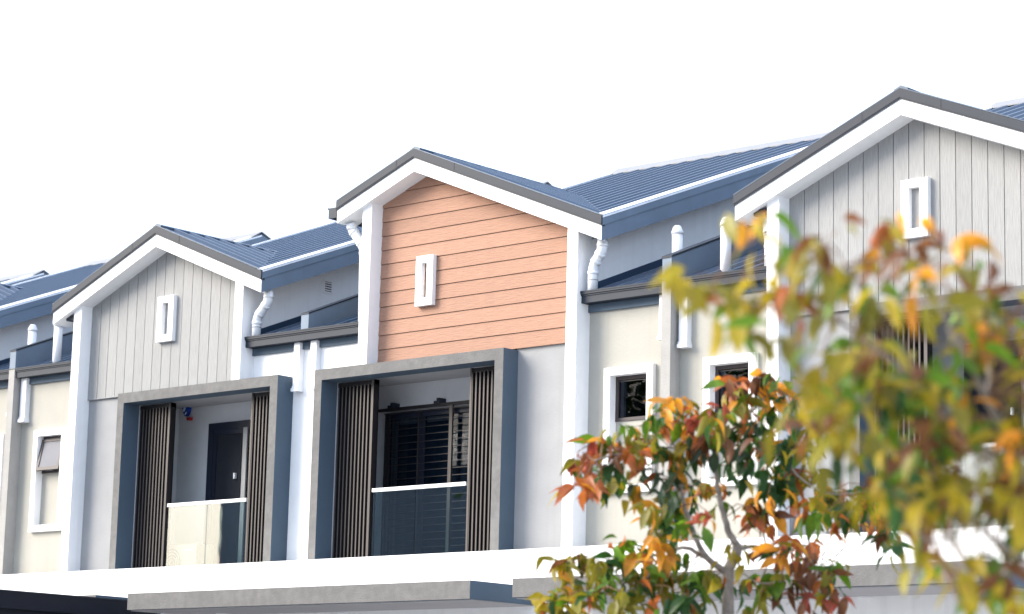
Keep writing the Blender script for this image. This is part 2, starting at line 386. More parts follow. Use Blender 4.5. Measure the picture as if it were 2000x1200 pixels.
def house(kind, x0, label, detail=2):
    """kind A: grey boards, gable in the middle, narrow bay on the right; kind B: salmon boards, tall left slope, narrow bay on the left"""
    r = empty('terraced_house', (x0, 0, -4.0), label, 'house', 'terraced houses in the row')
    # children are modelled in the facade frame of the house, ground line lifted back
    h = r
    class Sub:  # shifts all vertices so that z=0 is the top of the white band
        pass
    if kind == 'A': Wd, ap, za, el, er, zl, zr_ = 3.597, 1.81, 4.747, .398, .42, 3.85, 3.858
    else:           Wd, ap, za, el, er, zl, zr_ = 3.663, .962, 5.136, .405, .413, 4.629, 3.867
    p = .165; c = .20; bh = .176; bt = .118; yb = -.066
    xl, xr = -el, Wd + er
    if kind == 'A': fx0, fx1, ix0, ix1 = 1.130, 4.395, 1.263, 4.25
    else:           fx0, fx1, ix0, ix1 = -.737, 2.549, -.604, 2.407
    if kind == 'A': u0, u1, nl, nr = -1.463, 4.738, -1.463, 4.738
    else:           u0, u1, nl, nr = -1.09, 4.97, -1.09, 4.97
    parts = []
    def B(mb, name, m, parent=None, **k):
        o = mb.build(name, m, parent or h, **k)
        return o
    # --- body
    m = MB()
    yw0, yw1 = .232, .33
    ztop = zl - .1
    # facade wall pieces round the balcony opening
    m.box(max(p, 0), Wd - p, yw0, yw1, 2.56, 3.0)
    a0, a1 = max(p, 0), Wd - p
    if fx0 > a0: m.box(a0, fx0 + .02, yw0, yw1, -.1, 2.56)
    if fx1 < a1: m.box(fx1 - .02, a1, yw0, yw1, -.1, 2.56)
    B(m, 'facade_wall', 'lavender')
    # backing behind boards up to the gable
    bz = 2.56
    top = lambda x: za - (ap - x) * (za - zl) / (ap - xl) if x < ap else za - (x - ap) * (za - zr_) / (xr - ap)
    m = MB().prism([(a0 - .01, bz), (a1 + .01, bz), (a1 + .01, top(a1) - .02), (ap, za - .02), (a0 - .01, top(a0) - .02)], 'y', .222, .25)
    B(m, 'board_backing', 'backing')
    # --- boards
    if kind == 'B':
        zs = [bz] + [2.751 + .1865 * i for i in range(0, 14)]
        for i in range(len(zs) - 1):
            z0, z1 = zs[i] + (.007 if i else 0), zs[i + 1]
            if z0 > za - .02: break
            def xlim(z):      # extent of the gable at height z
                lo, hi = a0, a1
                if z > top(a0): lo = ap - (za - z) * (ap - xl) / (za - zl)
                if z > top(a1): hi = ap + (za - z) * (xr - ap) / (za - zr_)
                return lo, hi
            if z1 > za - .01: z1 = za - .01
            l0, h0 = xlim(z0); l1, h1 = xlim(z1)
            pts = [(l0, z0), (h0, z0)]
            if top(a1) > z0 and top(a1) < z1: pts.append((a1, top(a1)))
            pts.append((h1, z1)); 
            if l1 < h1 - .001: pts.append((l1, z1))
            if top(a0) > z0 and top(a0) < z1: pts.append((a0, top(a0)))
            # lap siding: bottom edge proud of the one below
            mb = MB(); i0 = len(mb.v); n = len(pts)
            f = lambda z: .197 + .012 * (z - z0) / .187
            mb.v = [(x, f(z), z) for x, z in pts] + [(x, .222, z) for x, z in pts]
            mb.f = [tuple(range(n)), tuple(range(2 * n - 1, n - 1, -1))] + [(k, n + k, n + (k + 1) % n, (k + 1) % n) for k in range(n)]
            B(mb, 'cladding_board', 'salmon')
    else:
        xs = [a0] + [-5.459 + 5.829 + .196 * i for i in range(0, 18)]
        xs = [x for x in xs if x < a1 - .05] + [a1]
        for i in range(len(xs) - 1):
            xa, xb = xs[i] + (.0045 if i else 0), xs[i + 1] - (.0045 if i < len(xs) - 2 else 0)
            pts = [(xa, bz), (xb, bz), (xb, top(xb) - .004)]
            if xa < ap < xb: pts.append((ap, za - .004))
            pts.append((xa, top(xa) - .004))
            B(MB().prism(pts, 'y', .197 + random.uniform(-.001, .001), .222), 'cladding_board', 'greyboard')
        B(MB().box(a0, min(fx0, a1), .195, .205, bz - .012, bz), 'board_trim', 'lavender')
    # --- pillars
    for (q0, q1, side) in ((0, p, 0), (Wd - p, Wd, 1)):
        t0, t1 = top(q0) - bh - .0, top(q1) - bh - .0
        zb = 2.535 if (kind == 'B' and side == 0) or (kind == 'A' and side == 1) else -.12
        B(MB().prism([(q0, zb), (q1, zb), (q1, t1), (q0, t0)], 'y', 0, .262), 'pillar', 'white')
    # --- barge boards, soffits, verge trims
    for (xa, za_, xb, zb_) in ((xl, zl, ap, za), (xr, zr_, ap, za)):
        g = .003 if xa > ap else -.003
        sgn = 1 if xa > ap else -1
        B(MB().prism([(xa, za_ - bh), (xb + g * .3, zb_ - bh), (xb + g * .3, zb_), (xa, za_)], 'y', yb, yb + .03), 'barge_board', 'white')
        xc = Wd + .01 if xa > ap else xa; zc = za_ + (zb_ - za_) * (xa - xc) / (xa - xb)
        B(MB().prism([(xc, zc - bh), (xb, zb_ - bh), (xb, zb_ - bh + .03), (xc, zc - bh + .03)], 'y', yb + .03, .262), 'soffit', 'white')
        if xa > ap: B(MB().prism([(xa, za_ - bh), (xc, zc - bh), (xc, zc - bh + .03), (xa, za_ - bh + .03)], 'y', yb + .03, yb + .07), 'soffit', 'white')
        s = B(MB().prism([(xa + .012 * sgn, za_ - .004), (xb, zb_ + .001), (xb, zb_ + bt), (xa + .012 * sgn, za_ + bt - .004)], 'y', yb - .018, yb + .05), 'verge_trim', 'slate')
        MB().prism([(xa + .014 * sgn, za_ + .012), (xb, zb_ + .016), (xb, zb_ + .026), (xa + .014 * sgn, za_ + .022)], 'y', yb - .024, yb - .018).build('drip_edge', 'slate', s)
        # a lap joint of the trim, as a slightly raised sleeve
        t = .22; jx, jz = xb + (xa - xb) * t, zb_ + (za_ - zb_) * t
        MB().prism([(jx, jz + .0), (jx + .03 * sgn, jz - .012), (jx + .03 * sgn, jz + bt - .008), (jx, jz + bt + .003)], 'y', yb - .021, yb - .0185).build('lap_joint', 'slate', s)
    # --- gable roof sheets (ribs run down the slope)
    for (xa, za_) in ((xl, zl + bt), (xr, zr_ + bt)):
        sgn = 1 if xa > ap else -1
        mb = MB(); prof = ribbed(yb + .05, (za + bt - ZR) / TP, .30, .034); n = len(prof); zt = za + bt
        slope = (zt - za_) / abs(xa - ap)
        # cut each rib where it meets the main roof
        for y, dz in prof:
            xe = (zt - zroof(y) + .03) / slope
            xe = max(.02, min(abs(xa - ap), xe))
            mb.v.append((ap, y, zt + dz))
            mb.v.append((ap + sgn * xe, y, zt - slope * xe + dz))
        for k in range(n - 1): mb.f.append((2 * k, 2 * k + 2, 2 * k + 3, 2 * k + 1))
        B(mb, 'gable_roof_sheet', 'roof')
        B(MB().prism([(xa + .012 * sgn, za_ + .002), (ap, zt + .002), (ap, zt + .012), (xa + .012 * sgn, za_ + .012)], 'y', yb - .018, yb + .075), 'verge_capping', 'roof')
    zt = za + bt
    yr = (zt - ZR) / TP
    B(MB().prism([(ap - .09, zt - .03), (ap, zt + .008), (ap + .09, zt - .03), (ap + .09, zt - .0), (ap, zt + .036), (ap - .09, zt - .0)], 'y', yb + .0, yr + .15), 'gable_ridge_cap', 'roof')
    # --- main roof
    ml, mr_ = -.42, Wd + er
    mb = MB()
    # valley: the sheet starts where the gable roof dips below it
    def front(x):
        zt_ = top(min(max(x, xl), xr)) + bt
        return max(.36, (zt_ - ZR) / TP - .066 - .12) if x < Wd + er - .25 else .02
    prof = ribbed(ml + .02, mr_ - .07, .30, .032)
    sheet_y(mb, prof, .36, RY, zroof, y0f=lambda x: max(.0, (top(min(max(x, xl), xr)) + bt - ZR) / TP - .066 - .10))
    sh_ = B(mb, 'main_roof_sheet', 'roof')
    mb = MB(); sheet_y(mb, ribbed(ml + .02, mr_ - .02, .4, .034), RY, 11.4, lambda y: RZ - .05 - TP * (y - RY) * .98); B(mb, 'rear_roof_sheet', 'roof')
    # ridge flashing
    B(MB().prism([(RY - .22, zroof(RY - .22) + .036), (RY, RZ + .06), (RY + .22, RZ - .03), (RY + .22, RZ - .05), (RY, RZ + .04), (RY - .22, zroof(RY - .22) + .022)], 'x', ml, mr_ + .02), 'ridge_cap', 'cap')
    # verges
    def rake(xa, xb, y0, y1, da, db, name, m, parent=None):
        """board following the roof slope between two heights under/over the roof plane"""
        return B(MB().prism([(y0, zroof(y0) + da), (y1, zroof(y1) + da), (y1, zroof(y1) + db), (y0, zroof(y0) + db)], 'x', xa, xb), name, m, parent)
    f1 = rake(mr_ - .03, mr_ + .004, yb + .012, RY, -.292, -.105, 'verge_fascia', 'fascia')
    rake(mr_ - .03, mr_ + .017, yb + .002, RY, -.103, .02, 'verge_flashing', 'fascia')
    ya, yb_ = yb + .002, RY
    B(MB().hexa([(mr_ - .095, ya, zroof(ya) + .03), (mr_ + .021, ya, zroof(ya) - .012), (mr_ + .021, yb_, zroof(yb_) - .012), (mr_ - .095, yb_, zroof(yb_) + .03),
                 (mr_ - .095, ya, zroof(ya) + .046), (mr_ + .021, ya, zroof(ya) + .012), (mr_ + .021, yb_, zroof(yb_) + .012), (mr_ - .095, yb_, zroof(yb_) + .046)]), 'verge_capping', 'flash')
    rake(ml, ml + .03, 1.2, RY, -.29, .02, 'verge_fascia', 'fascia')
    rake(ml - .006, ml + .075, 1.2, RY, .02, .042, 'verge_capping', 'flash')
    # the same on the rear slope
    yb2 = 11.4; zb2 = lambda y: RZ - .05 - TP * (y - RY) * .98
    for xa, xb in ((mr_ - .03, mr_), (ml, ml + .03)):
        B(MB().prism([(RY, zb2(RY) - .29), (yb2, zb2(yb2) - .29), (yb2, zb2(yb2) + .05), (RY, zb2(RY) + .07)], 'x', xa, xb), 'rear_verge_fascia', 'fascia')
    # verge soffit
    rake(Wd, mr_ - .03, .27, RY, -.13, -.11, 'verge_soffit', 'lavender')
    # --- side walls (above the low roof and down to the ground at the back)
    for xa, xb in ((Wd - .1, Wd - .001), (.001, .1)):
        B(MB().prism([(.262, 2.5), (10.9, 2.5), (10.9, zb2(10.9) - .29), (RY, zroof(RY) - .30), (.262, zroof(.262) - .292)], 'x', xa, xb), 'side_wall', 'white')
    B(MB().box(.1, Wd - .1, 10.8, 10.9, -4, 3.6), 'rear_wall', 'white')
    if kind == 'A':
        if detail: 
            yv, zv = 1.49, 4.08
            g = B(MB().box(Wd - .001, Wd + .012, yv, yv + .185, zv - .11, zv + .10), 'vent_grille', 'white')
            g.location.z = 0
            MB().box(Wd + .012, Wd + .0125, yv + .03, yv + .155, zv - .085, zv + .055).build('vent_void', 'backing', g)
            for k in range(4): MB().box(Wd + .0125, Wd + .018, yv + .025, yv + .16, zv - .072 + k * .034, zv - .058 + k * .034).build('vent_slat', 'white', g)
    # --- recess walls
    wide = (u0, 0) if kind == 'A' else (Wd, u1)
    narrow = (Wd, u1) if kind == 'A' else (u0, 0)
    m = MB()
    wx = []
    if kind == 'A': wx = [(-1.022, -.285)]
    else: wx = [(3.944, 4.682)]
    if kind == 'A': wx = [(-1.022, -.285)]
    a, b = wide; t = .095
    w0, w1 = wx[0][0] + t, wx[0][1] - t
    m.box(a, w0 - .004, .25, .34, -.1, 2.93); m.box(w1 + .004, b, .25, .34, -.1, 2.93); m.box(w0 - .004, w1 + .004, .25, .34, 2.104, 2.93); m.box(w0 - .004, w1 + .004, .25, .34, -.1, .795)
    B(m, 'bay_wall', 'cream')
    window(h, wx[0][0], wx[0][1], open_=(label_open(x0)))
    a, b = narrow
    m = MB()
    if kind == 'B': m.box(a, ix0 - .08, .25, .34, -.1, 2.93); m.box(ix0 - .08, b, .25, .34, 2.53, 2.93)
    else: m.box(ix1 + .08, b, .25, .34, -.1, 2.93); m.box(a, ix1 + .08, .25, .34, 2.53, 2.93)
    B(m, 'bay_wall', 'white')
    # --- low roofs over the bays
    for (a, b) in (wide, narrow):
        mb = MB(); zf = lambda y: 3.06 + .393 * y
        sheet_y(mb, ribbed(a, b, .28, .035), .12, 5.6, zf)
        B(mb, 'low_roof_sheet', 'roof')
        MB().box(a, b, .34, .36, 2.9, 3.16)
        wxl = a if abs(a - Wd) < 1e-6 else b
        s = (wxl + .012) if wxl == a else (wxl - .012)
        # upstand flashing against the side wall
        B(MB().prism([(.30, 3.16), (5.4, zf(5.4)), (5.4, zf(5.4) + .115), (.30, 3.27)], 'x', min(wxl, s), max(wxl, s)), 'wall_flashing', 'roof')
        gutter(h, a + .0 , b - .0)
    return_ = dict(Wd=Wd, ix0=ix0, ix1=ix1)
    # --- projecting frame of the balcony
    m = MB(); y0, y1 = -.04, .25
    m.box(fx0, fx1, y0, y1, ZI, 2.54); m.box(fx0, ix0, y0, y1, -.1, ZI); m.box(ix1, fx1, y0, y1, -.1, ZI)
    m.two_tone('balcony_frame', 'concrete', 'slate_blue', h)  # taupe render on front faces, slate blue on all others
    if detail: balcony_parts(h, kind, ix0, ix1)
    # --- wall ornament
    ox = (1.68, 2.02) if kind == 'A' else (.862, 1.158)
    oa, ob = ox; z0, z1 = 3.245, 3.893
    m = MB(); m.box(oa, ob, .13, .197, z1 - .095, z1); m.box(oa, ob, .13, .197, z0, z0 + .1); m.box(oa, oa + .1, .13, .197, z0 + .1, z1 - .095); m.box(ob - .105, ob, .13, .197, z0 + .1, z1 - .095)
    B(m, 'wall_ornament', 'white')
    # --- square downpipes
    if kind == 'A': square_pipe(h, 4.47, 4.575); square_pipe(h, -1.36 + .0, -1.235) if False else square_pipe(h, -1.355, -1.235)
    else: square_pipe(h, -1.045, -.935); square_pipe(h, 4.785, 4.895, zbot=2.45)
    # --- round downpipes from the gable eaves
    if kind == 'A':
        round_pipe(h, [(Wd + .33, .16, 3.75), (Wd + .33, .16, 3.60), (Wd + .12, .16, 3.40), (Wd + .12, .16, 3.10)])
        round_pipe(h, [(-.11, .17, 3.80), (-.11, .17, 3.62), (-.08, .17, 3.45), (-.08, .17, 3.10)])
        B(MB().box(-.2, -.04, .02, .2, 3.72, 3.79), 'rain_head', 'slate')
    else:
        round_pipe(h, [(Wd + .265, .14, 3.75), (Wd + .265, .14, 3.62), (Wd + .125, .14, 3.43), (Wd + .125, .14, 3.10)])
        round_pipe(h, [(-.30, .08, 4.47), (-.30, .12, 4.38), (-.12, .17, 4.13), (-.10, .17, 3.12)])
        g = B(MB().box(-.565, -.41, -.07, 1.8, 4.53, 4.67), 'eaves_gutter', 'slate')
        MB().box(-.585, -.565, -.07, 1.8, 4.655, 4.675).build('gutter_lip', 'slate', g)
    # --- vent pipes through the low roof
    if kind == 'B':
        vents = [(4.70, .6, 3.10, 3.90)]
    else: vents = [(5.55 - 6.433, .42, 3.10, 3.86)]
    for (vx, vy, vz0, vz1) in vents:
        v = B(MB().tube([(vx, vy, vz0), (vx, vy, vz1 - .10)], .064, 18), 'vent_pipe', 'pvc', smooth=True)
        MB().tube([(vx, vy, vz1 - .10), (vx, vy, vz1 - .075), (vx, vy, vz1 - .06), (vx, vy, vz1 - .01), (vx, vy, vz1)], [.072, .072, .066, .045, .036], 18).build('vent_cowl', 'pvc', v, smooth=True)
        for k in range(5):
            an = math.radians(-80 + k * 28); rr = .056
            MB().box(vx + math.sin(an) * rr - .003, vx + math.sin(an) * rr + .003, vy - math.cos(an) * rr - .003, vy - math.cos(an) * rr + .003, vz1 - .052, vz1 - .018).build('cowl_slot', 'grey', v)
    # --- party fin: upstand over the low roofs, rendered column below on the wide side
    if kind == 'B':
        B(MB().box(4.90, 5.035, .06, .249, -.1, 3.135), 'party_column', 'column')
        fp = B(MB().prism([(.065, 3.137), (.25, 3.137), (RY, 5.3), (RY, 5.68), (.065, 3.39)], 'x', 4.90, 5.035), 'party_parapet', 'fascia')
        MB().prism([(.058, 3.39), (.058, 3.415), (RY, 5.71), (RY, 5.685)], 'x', 4.894, 5.041).build('parapet_capping', 'slate', fp)
        fp = B(MB().prism([(.085, 3.137), (.25, 3.137), (RY, 5.3), (RY, 5.66), (.085, 3.33)], 'x', -1.165, -1.025), 'party_parapet', 'fascia')
        MB().prism([(.08, 3.33), (.08, 3.352), (RY, 5.69), (RY, 5.665)], 'x', -1.170, -1.02).build('parapet_capping', 'slate', fp)
    # --- white band at the foot of the upper floor
    B(MB().box(u0 + .0015, u1 - .0015, -.70, -.05, -.95, 0.0), 'floor_band', 'band')
    # --- ground floor, set back under the porch canopy
    m = MB(); m.box(u0, u1, 2.9, 3.0, -4, -.65)
    B(m, 'ground_floor_wall', 'lavender')
    B(MB().box(u0 + .002, u1 - .002, -.05, 3.0, -.66, -.50), 'porch_ceiling', 'soffitp')
    B(MB().box(u0, u0 + .1, 0, 2.9, -4, -.66), 'party_wall', 'cream')
    dx = (u0 + u1) / 2
    fr = B(MB().box(dx - .5, dx + .5, 2.86, 2.9, -4, -1.8), 'front_door', 'bronze_dark')
    MB().box(dx + .38, dx + .42, 2.82, 2.86, -3.0, -2.85).build('handle', 'pvc', fr)
    # shift children: the empty stands on the ground, the shapes were drawn from the band
    for o in list(COL.objects):
        if o.parent is h: o.location = Vector(o.location) + Vector((0, 0, 4.0))
    return r
ZI = 2.398
OPEN = set()
def label_open(x0): return any(abs(x0 - a) < .01 for a in OPEN)
P1, P2 = 5.8288, 6.4328; PP = P1 + P2
OPEN.add(-P1)
house('B', 0.0, 'house with the salmon orange boarded gable, grey balcony frame and black security grille')
house('A', -P1, 'grey boarded gable house left of the salmon one, blue alarm shield on its balcony')
house('A', P2, 'nearest grey boarded gable house at the right edge, mostly behind the blurred tree')
house('B', -PP, 'house at the left edge showing only its blue main roof, vent pipe and cream bay', detail=0)
house('A', -PP - P1, 'farthest house of the row, only its small dark roof peak showing at far left', detail=0)

# ------------------------------------------------------------------ things on and by the houses
def canopy(x0, x1, label, lights):
    c = empty('porch_canopy', ((x0 + x1) / 2, -1.8, -4.0), label, 'canopy', 'porch canopies under the white band')
    ox, oy, oz = c.location
    MB().box(x0 - ox, x1 - ox, 0, 1.1, -.647 - oz, -.4416 - oz).two_tone('slab', 'concrete', 'slate_blue', c)  # front edge taupe, remaining faces slate blue
    MB().box(x0 - ox + .02, x1 - ox - .02, .05, 1.745, -.66 - oz, -.649 - oz).build('canopy_soffit', 'soffitp', c)
    for lx, ly in lights:
        d_ = MB().tube([(lx - ox, ly - oy, -.675 - oz), (lx - ox, ly - oy, -.661 - oz)], .09, 20).build('downlight', 'pvc', c)
        MB().tube([(lx - ox, ly - oy, -.677 - oz), (lx - ox, ly - oy, -.6755 - oz)], .06, 20).build('lens', 'lens', d_)
    return c
canopy(-2.152, 3.709, 'long taupe porch canopy under the first two framed balconies with round downlights', [(-1.29, -.95), (.65, -.65), (2.8, -.65)])
canopy(4.339, 10.2, 'taupe porch canopy behind the autumn tree at the lower right', [(6.0, -.7), (8.2, -.7)])
canopy(-8.643, -2.787, 'taupe canopy end just showing above the black carport edge at lower left', [])
# black carport
cp = empty('carport', (-4.5, -4.0, -4.0), 'black steel carport with low flat roof at the lower left corner', 'carport')
MB().box(-4.0, 2.0, -3.2, 2.3, 3.28, 3.30).build('roof_panel', 'steel', cp)
MB().box(1.94, 2.0, -3.2, 3.0, 3.30, 3.49).build('roof_edge', 'steel', cp)
MB().box(1.93, 2.012, -3.2, 3.0, 3.49, 3.505).build('edge_capping', 'slate', cp)
MB().box(-4.0, 1.94, -3.2, -3.14, 3.30, 3.49).build('front_beam', 'steel', cp)
MB().box(1.82, 1.94, -3.1, 3.0, 3.14, 3.28).build('side_beam', 'steel', cp)
for x, y in ((1.82, -3.0), (-3.9, -3.0)): MB().box(x, x + .1, y, y + .1, 0, 3.28).build('post', 'steel', cp)
# alarm siren on the balcony wall
al = empty('alarm_siren', (-4.375, .985, 2.445), 'blue shield shaped alarm siren box with red strobe below, on the left balcony wall', 'alarm')
sh = [(-.092, .10), (-.05, .118), (0, .124), (.05, .118), (.092, .10), (.088, .0), (.06, -.09), (.02, -.15), (0, -.165), (-.02, -.15), (-.06, -.09), (-.088, .0)]
MB().prism([(x, z) for x, z in sh], 'y', -.05, .012).build('shield_box', 'shield', al)
MB().prism([(-.075, .052), (-.03, .064), (.03, .064), (.075, .052), (.075, .078), (.03, .088), (-.03, .088), (-.075, .078)], 'y', -.053, -.0505).build('name_strip', 'wprint', al)
MB().prism([(-.065, -.05), (-.03, .01), (.0, .02), (.01, -.02), (-.02, -.075), (-.045, -.085)], 'y', -.053, -.0505).build('emblem', 'wprint', al)
MB().prism([(-.015, -.125), (.03, -.085), (.045, -.10), (.005, -.145)], 'y', -.053, -.0505).build('emblem', 'wprint', al)
MB().prism([(.02, -.185), (.13, -.185), (.115, -.24), (.035, -.24)], 'y', -.04, .012).build('strobe_lens', 'redlens', al)
al.scale = (.8, 1, .80)
# air conditioner behind the balcony glass
ac = empty('air_conditioner', (-3.72, .55, -.15), 'cream outdoor air conditioner standing behind the glass of the left balcony', 'air conditioner')
MB().box(-.42, .42, -.16, .16, .06, .62).build('casing', 'ac', ac, bevel=.012)
for x in (-.3, .3): MB().box(x - .04, x + .04, -.17, .17, .0, .06).build('foot', 'grey', ac)
rg = MB()
for rr in (.235, .19, .145, .1, .05):
    n = 28
    for k in range(n):
        a0, a1 = 2 * math.pi * k / n, 2 * math.pi * (k + 1) / n
        rg.prism([(-.17 + math.cos(a0) * rr, .34 + math.sin(a0) * rr), (-.17 + math.cos(a1) * rr, .34 + math.sin(a1) * rr), (-.17 + math.cos(a1) * (rr - .006), .34 + math.sin(a1) * (rr - .006)), (-.17 + math.cos(a0) * (rr - .006), .34 + math.sin(a0) * (rr - .006))], 'y', -.178, -.17)
rg.build('fan_guard', 'grey', ac)
MB().tube([(-.17, -.161, .34), (-.17, -.1605, .34)], .225, 28).build('fan_opening', 'slate', ac)
MB().box(.12, .30, -.164, -.1605, .515, .545).build('name_strip', 'grey', ac)
MB().box(.30, .41, -.166, -.1605, .1, .56).build('service_cover', 'ac', ac)

ac.scale = (.84, 1, .92)

# ------------------------------------------------------------------ trees
COLS = [(0.028, 0.09, 0.017), (0.096, 0.201, 0.01), (0.208, 0.187, 0.014), (0.411, 0.126, 0.024), (0.377, 0.09, 0.044), (0.722, 0.325, 0.022), (0.174, 0.07, 0.025), (0.056, 0.096, 0.05), (0.382, 0.299, 0.015)]
def leaf_verts(L, Wf, bend, fold):
    """one leaf from its stalk at the origin along +X; folded on the midrib, drooping, waved edge"""
    st = [(0, .02), (.10, .10), (.26, .40), (.45, .50), (.64, .44), (.82, .24), (1.0, .0)]
    vs = []; fs = []
    for i, (t, w) in enumerate(st):
        x = L * t; z = -bend * t * t * L; wv = .02 * L * math.sin(i * 2.3)
        hw = w * Wf
        vs += [(x, hw, z + fold * hw + wv), (x, 0, z), (x, -hw, z + fold * hw - wv)]
    for i in range(len(st) - 1):
        a = 3 * i; fs += [(a, a + 3, a + 4, a + 1), (a + 1, a + 4, a + 5, a + 2)]
    return vs, fs
def leaf_mesh(ci, shape):
    L, Wf, bend, fold = shape
    vs, fs = leaf_verts(L, Wf, bend, fold)
    me = bpy.data.meshes.new('leaf'); me.from_pydata(vs, [], fs)
    ca = me.color_attributes.new('col', 'FLOAT_COLOR', 'POINT')
    rnd = random.Random(ci * 7 + int(L * 1000)); c = COLS[ci]; k = rnd.uniform(.85, 1.15)
    for i in range(len(vs)): ca.data[i].color = (c[0] * k, c[1] * k, c[2] * k, 1)
    for pl in me.polygons: pl.use_smooth = True
    me.materials.append(M['leaf']); return me
SHAPES = [(.165, .072, .45, .45), (.145, .06, .8, .6), (.18, .078, .25, .3), (.12, .055, .6, .8)]
LM = {}
def get_leaf(ci, si):
    if (ci, si) not in LM: LM[(ci, si)] = leaf_mesh(ci, SHAPES[si])
    return LM[(ci, si)]
def tree(root, trunk, branches, clusters, nleaf, spread, seed, keep=300, scale=1.0, up=.25, alt=(0, 1, 2, 3, 6, 8)):
    rnd = random.Random(seed); base = Vector(root.location)
    def rel(p): return tuple(Vector(p[:3]) - base)
    def smooth(pts):
        P = [Vector(p[:3]) for p in pts]; rs = [p[3] for p in pts]; out = []; ro = []
        for i in range(len(P) - 1):
            p0, p1, p2, p3 = P[max(i - 1, 0)], P[i], P[i + 1], P[min(i + 2, len(P) - 1)]
            for k in range(4):
                t = k / 4
                q = .5 * ((2 * p1) + (p2 - p0) * t + (2 * p0 - 5 * p1 + 4 * p2 - p3) * t * t + (3 * p1 - p0 - 3 * p2 + p3) * t ** 3)
                q += Vector((rnd.gauss(0, 1), rnd.gauss(0, 1), rnd.gauss(0, 1))) * .003
                out.append(q); ro.append(rs[i] + (rs[i + 1] - rs[i]) * t)
        out.append(P[-1]); ro.append(rs[-1]); return out, ro
    allp = []
    if trunk:
        P, r_ = smooth(trunk); MB().tube([p - base for p in P], r_, 12).build('trunk', 'bark', root, smooth=True); allp += P[len(P) * 2 // 3:]
    for b in branches:
        P, r_ = smooth(b); MB().tube([p - base for p in P], r_, 8).build('branch', 'bark', root, smooth=True); allp += P
    tw = MB(); LV = []; 
    for c in clusters:
        p = Vector(c[:3]); near = sorted(allp, key=lambda q: (q - p).length)[:6]; q = near[rnd.randrange(min(6, len(near)))]
        mid = (p + q) / 2 + Vector((0, 0, .04)) + Vector((rnd.gauss(0, .02), rnd.gauss(0, .02), 0))
        tw.tube([q - base, mid - base, p - base], [.0045, .0035, .0022], 5, cap=False)
        n = max(2, int(rnd.gauss(nleaf, 1.2)))
        az0 = rnd.uniform(0, 6.28)
        for k in range(n):
            az = az0 + k * 2.4 + rnd.uniform(-.5, .5); pitch = rnd.gauss(-.75, .4)
            if rnd.random() < up: pitch = rnd.uniform(-.3, .4)
            pos = p + Vector((rnd.gauss(0, spread), rnd.gauss(0, spread), rnd.gauss(0, spread * .7)))
            ci = c[3] if rnd.random() < .8 else rnd.choice(alt)
            LV.append((pos, az, pitch, rnd.uniform(-.9, .9), scale * rnd.uniform(.6, 1.1), ci, rnd.randrange(4)))
    tw.build('twigs', 'twig', root).__setitem__('kind', 'stuff')
    rnd.shuffle(LV)
    F = F_; C0 = Vector((22.48, -22.37, -2.43))
    def vis(l):
        d_ = l[0] - C0; z = d_.dot(F); u = d_.dot(R_) / z; v = d_.dot(U_) / z
        return abs(u) < .2 and abs(v) < .118
    LV.sort(key=lambda l: not vis(l))
    for i, (pos, az, pitch, roll, sc, ci, si) in enumerate(LV[:keep]):
        o = piece('leaf', get_leaf(ci, si), root, pos - base); o.rotation_euler = (roll, -pitch, az); o.scale = (sc, sc, sc)
    if len(LV) > keep:
        vs = []; fs = []; cs = []
        from mathutils import Euler
        for (pos, az, pitch, roll, sc, ci, si) in LV[keep:]:
            me = get_leaf(ci, si); mt = Matrix.Translation(pos - base) @ Euler((roll, -pitch, az)).to_matrix().to_4x4() @ Matrix.Scale(sc, 4)
            i0 = len(vs); vs += [tuple(mt @ v.co) for v in me.vertices]; fs += [tuple(i0 + j for j in pl.vertices) for pl in me.polygons]
            k = rnd.uniform(.8, 1.2); cs += [tuple(x * k for x in COLS[ci]) + (1,)] * len(me.vertices)
        me = bpy.data.meshes.new('foliage'); me.from_pydata(vs, [], fs); ca = me.color_attributes.new('col', 'FLOAT_COLOR', 'POINT')
        for i, c_ in enumerate(cs): ca.data[i].color = c_
        for pl in me.polygons: pl.use_smooth = True
        me.materials.append(M['leaf']); o = bpy.data.objects.new('foliage', me); COL.objects.link(o); o.parent = root; o['kind'] = 'stuff'
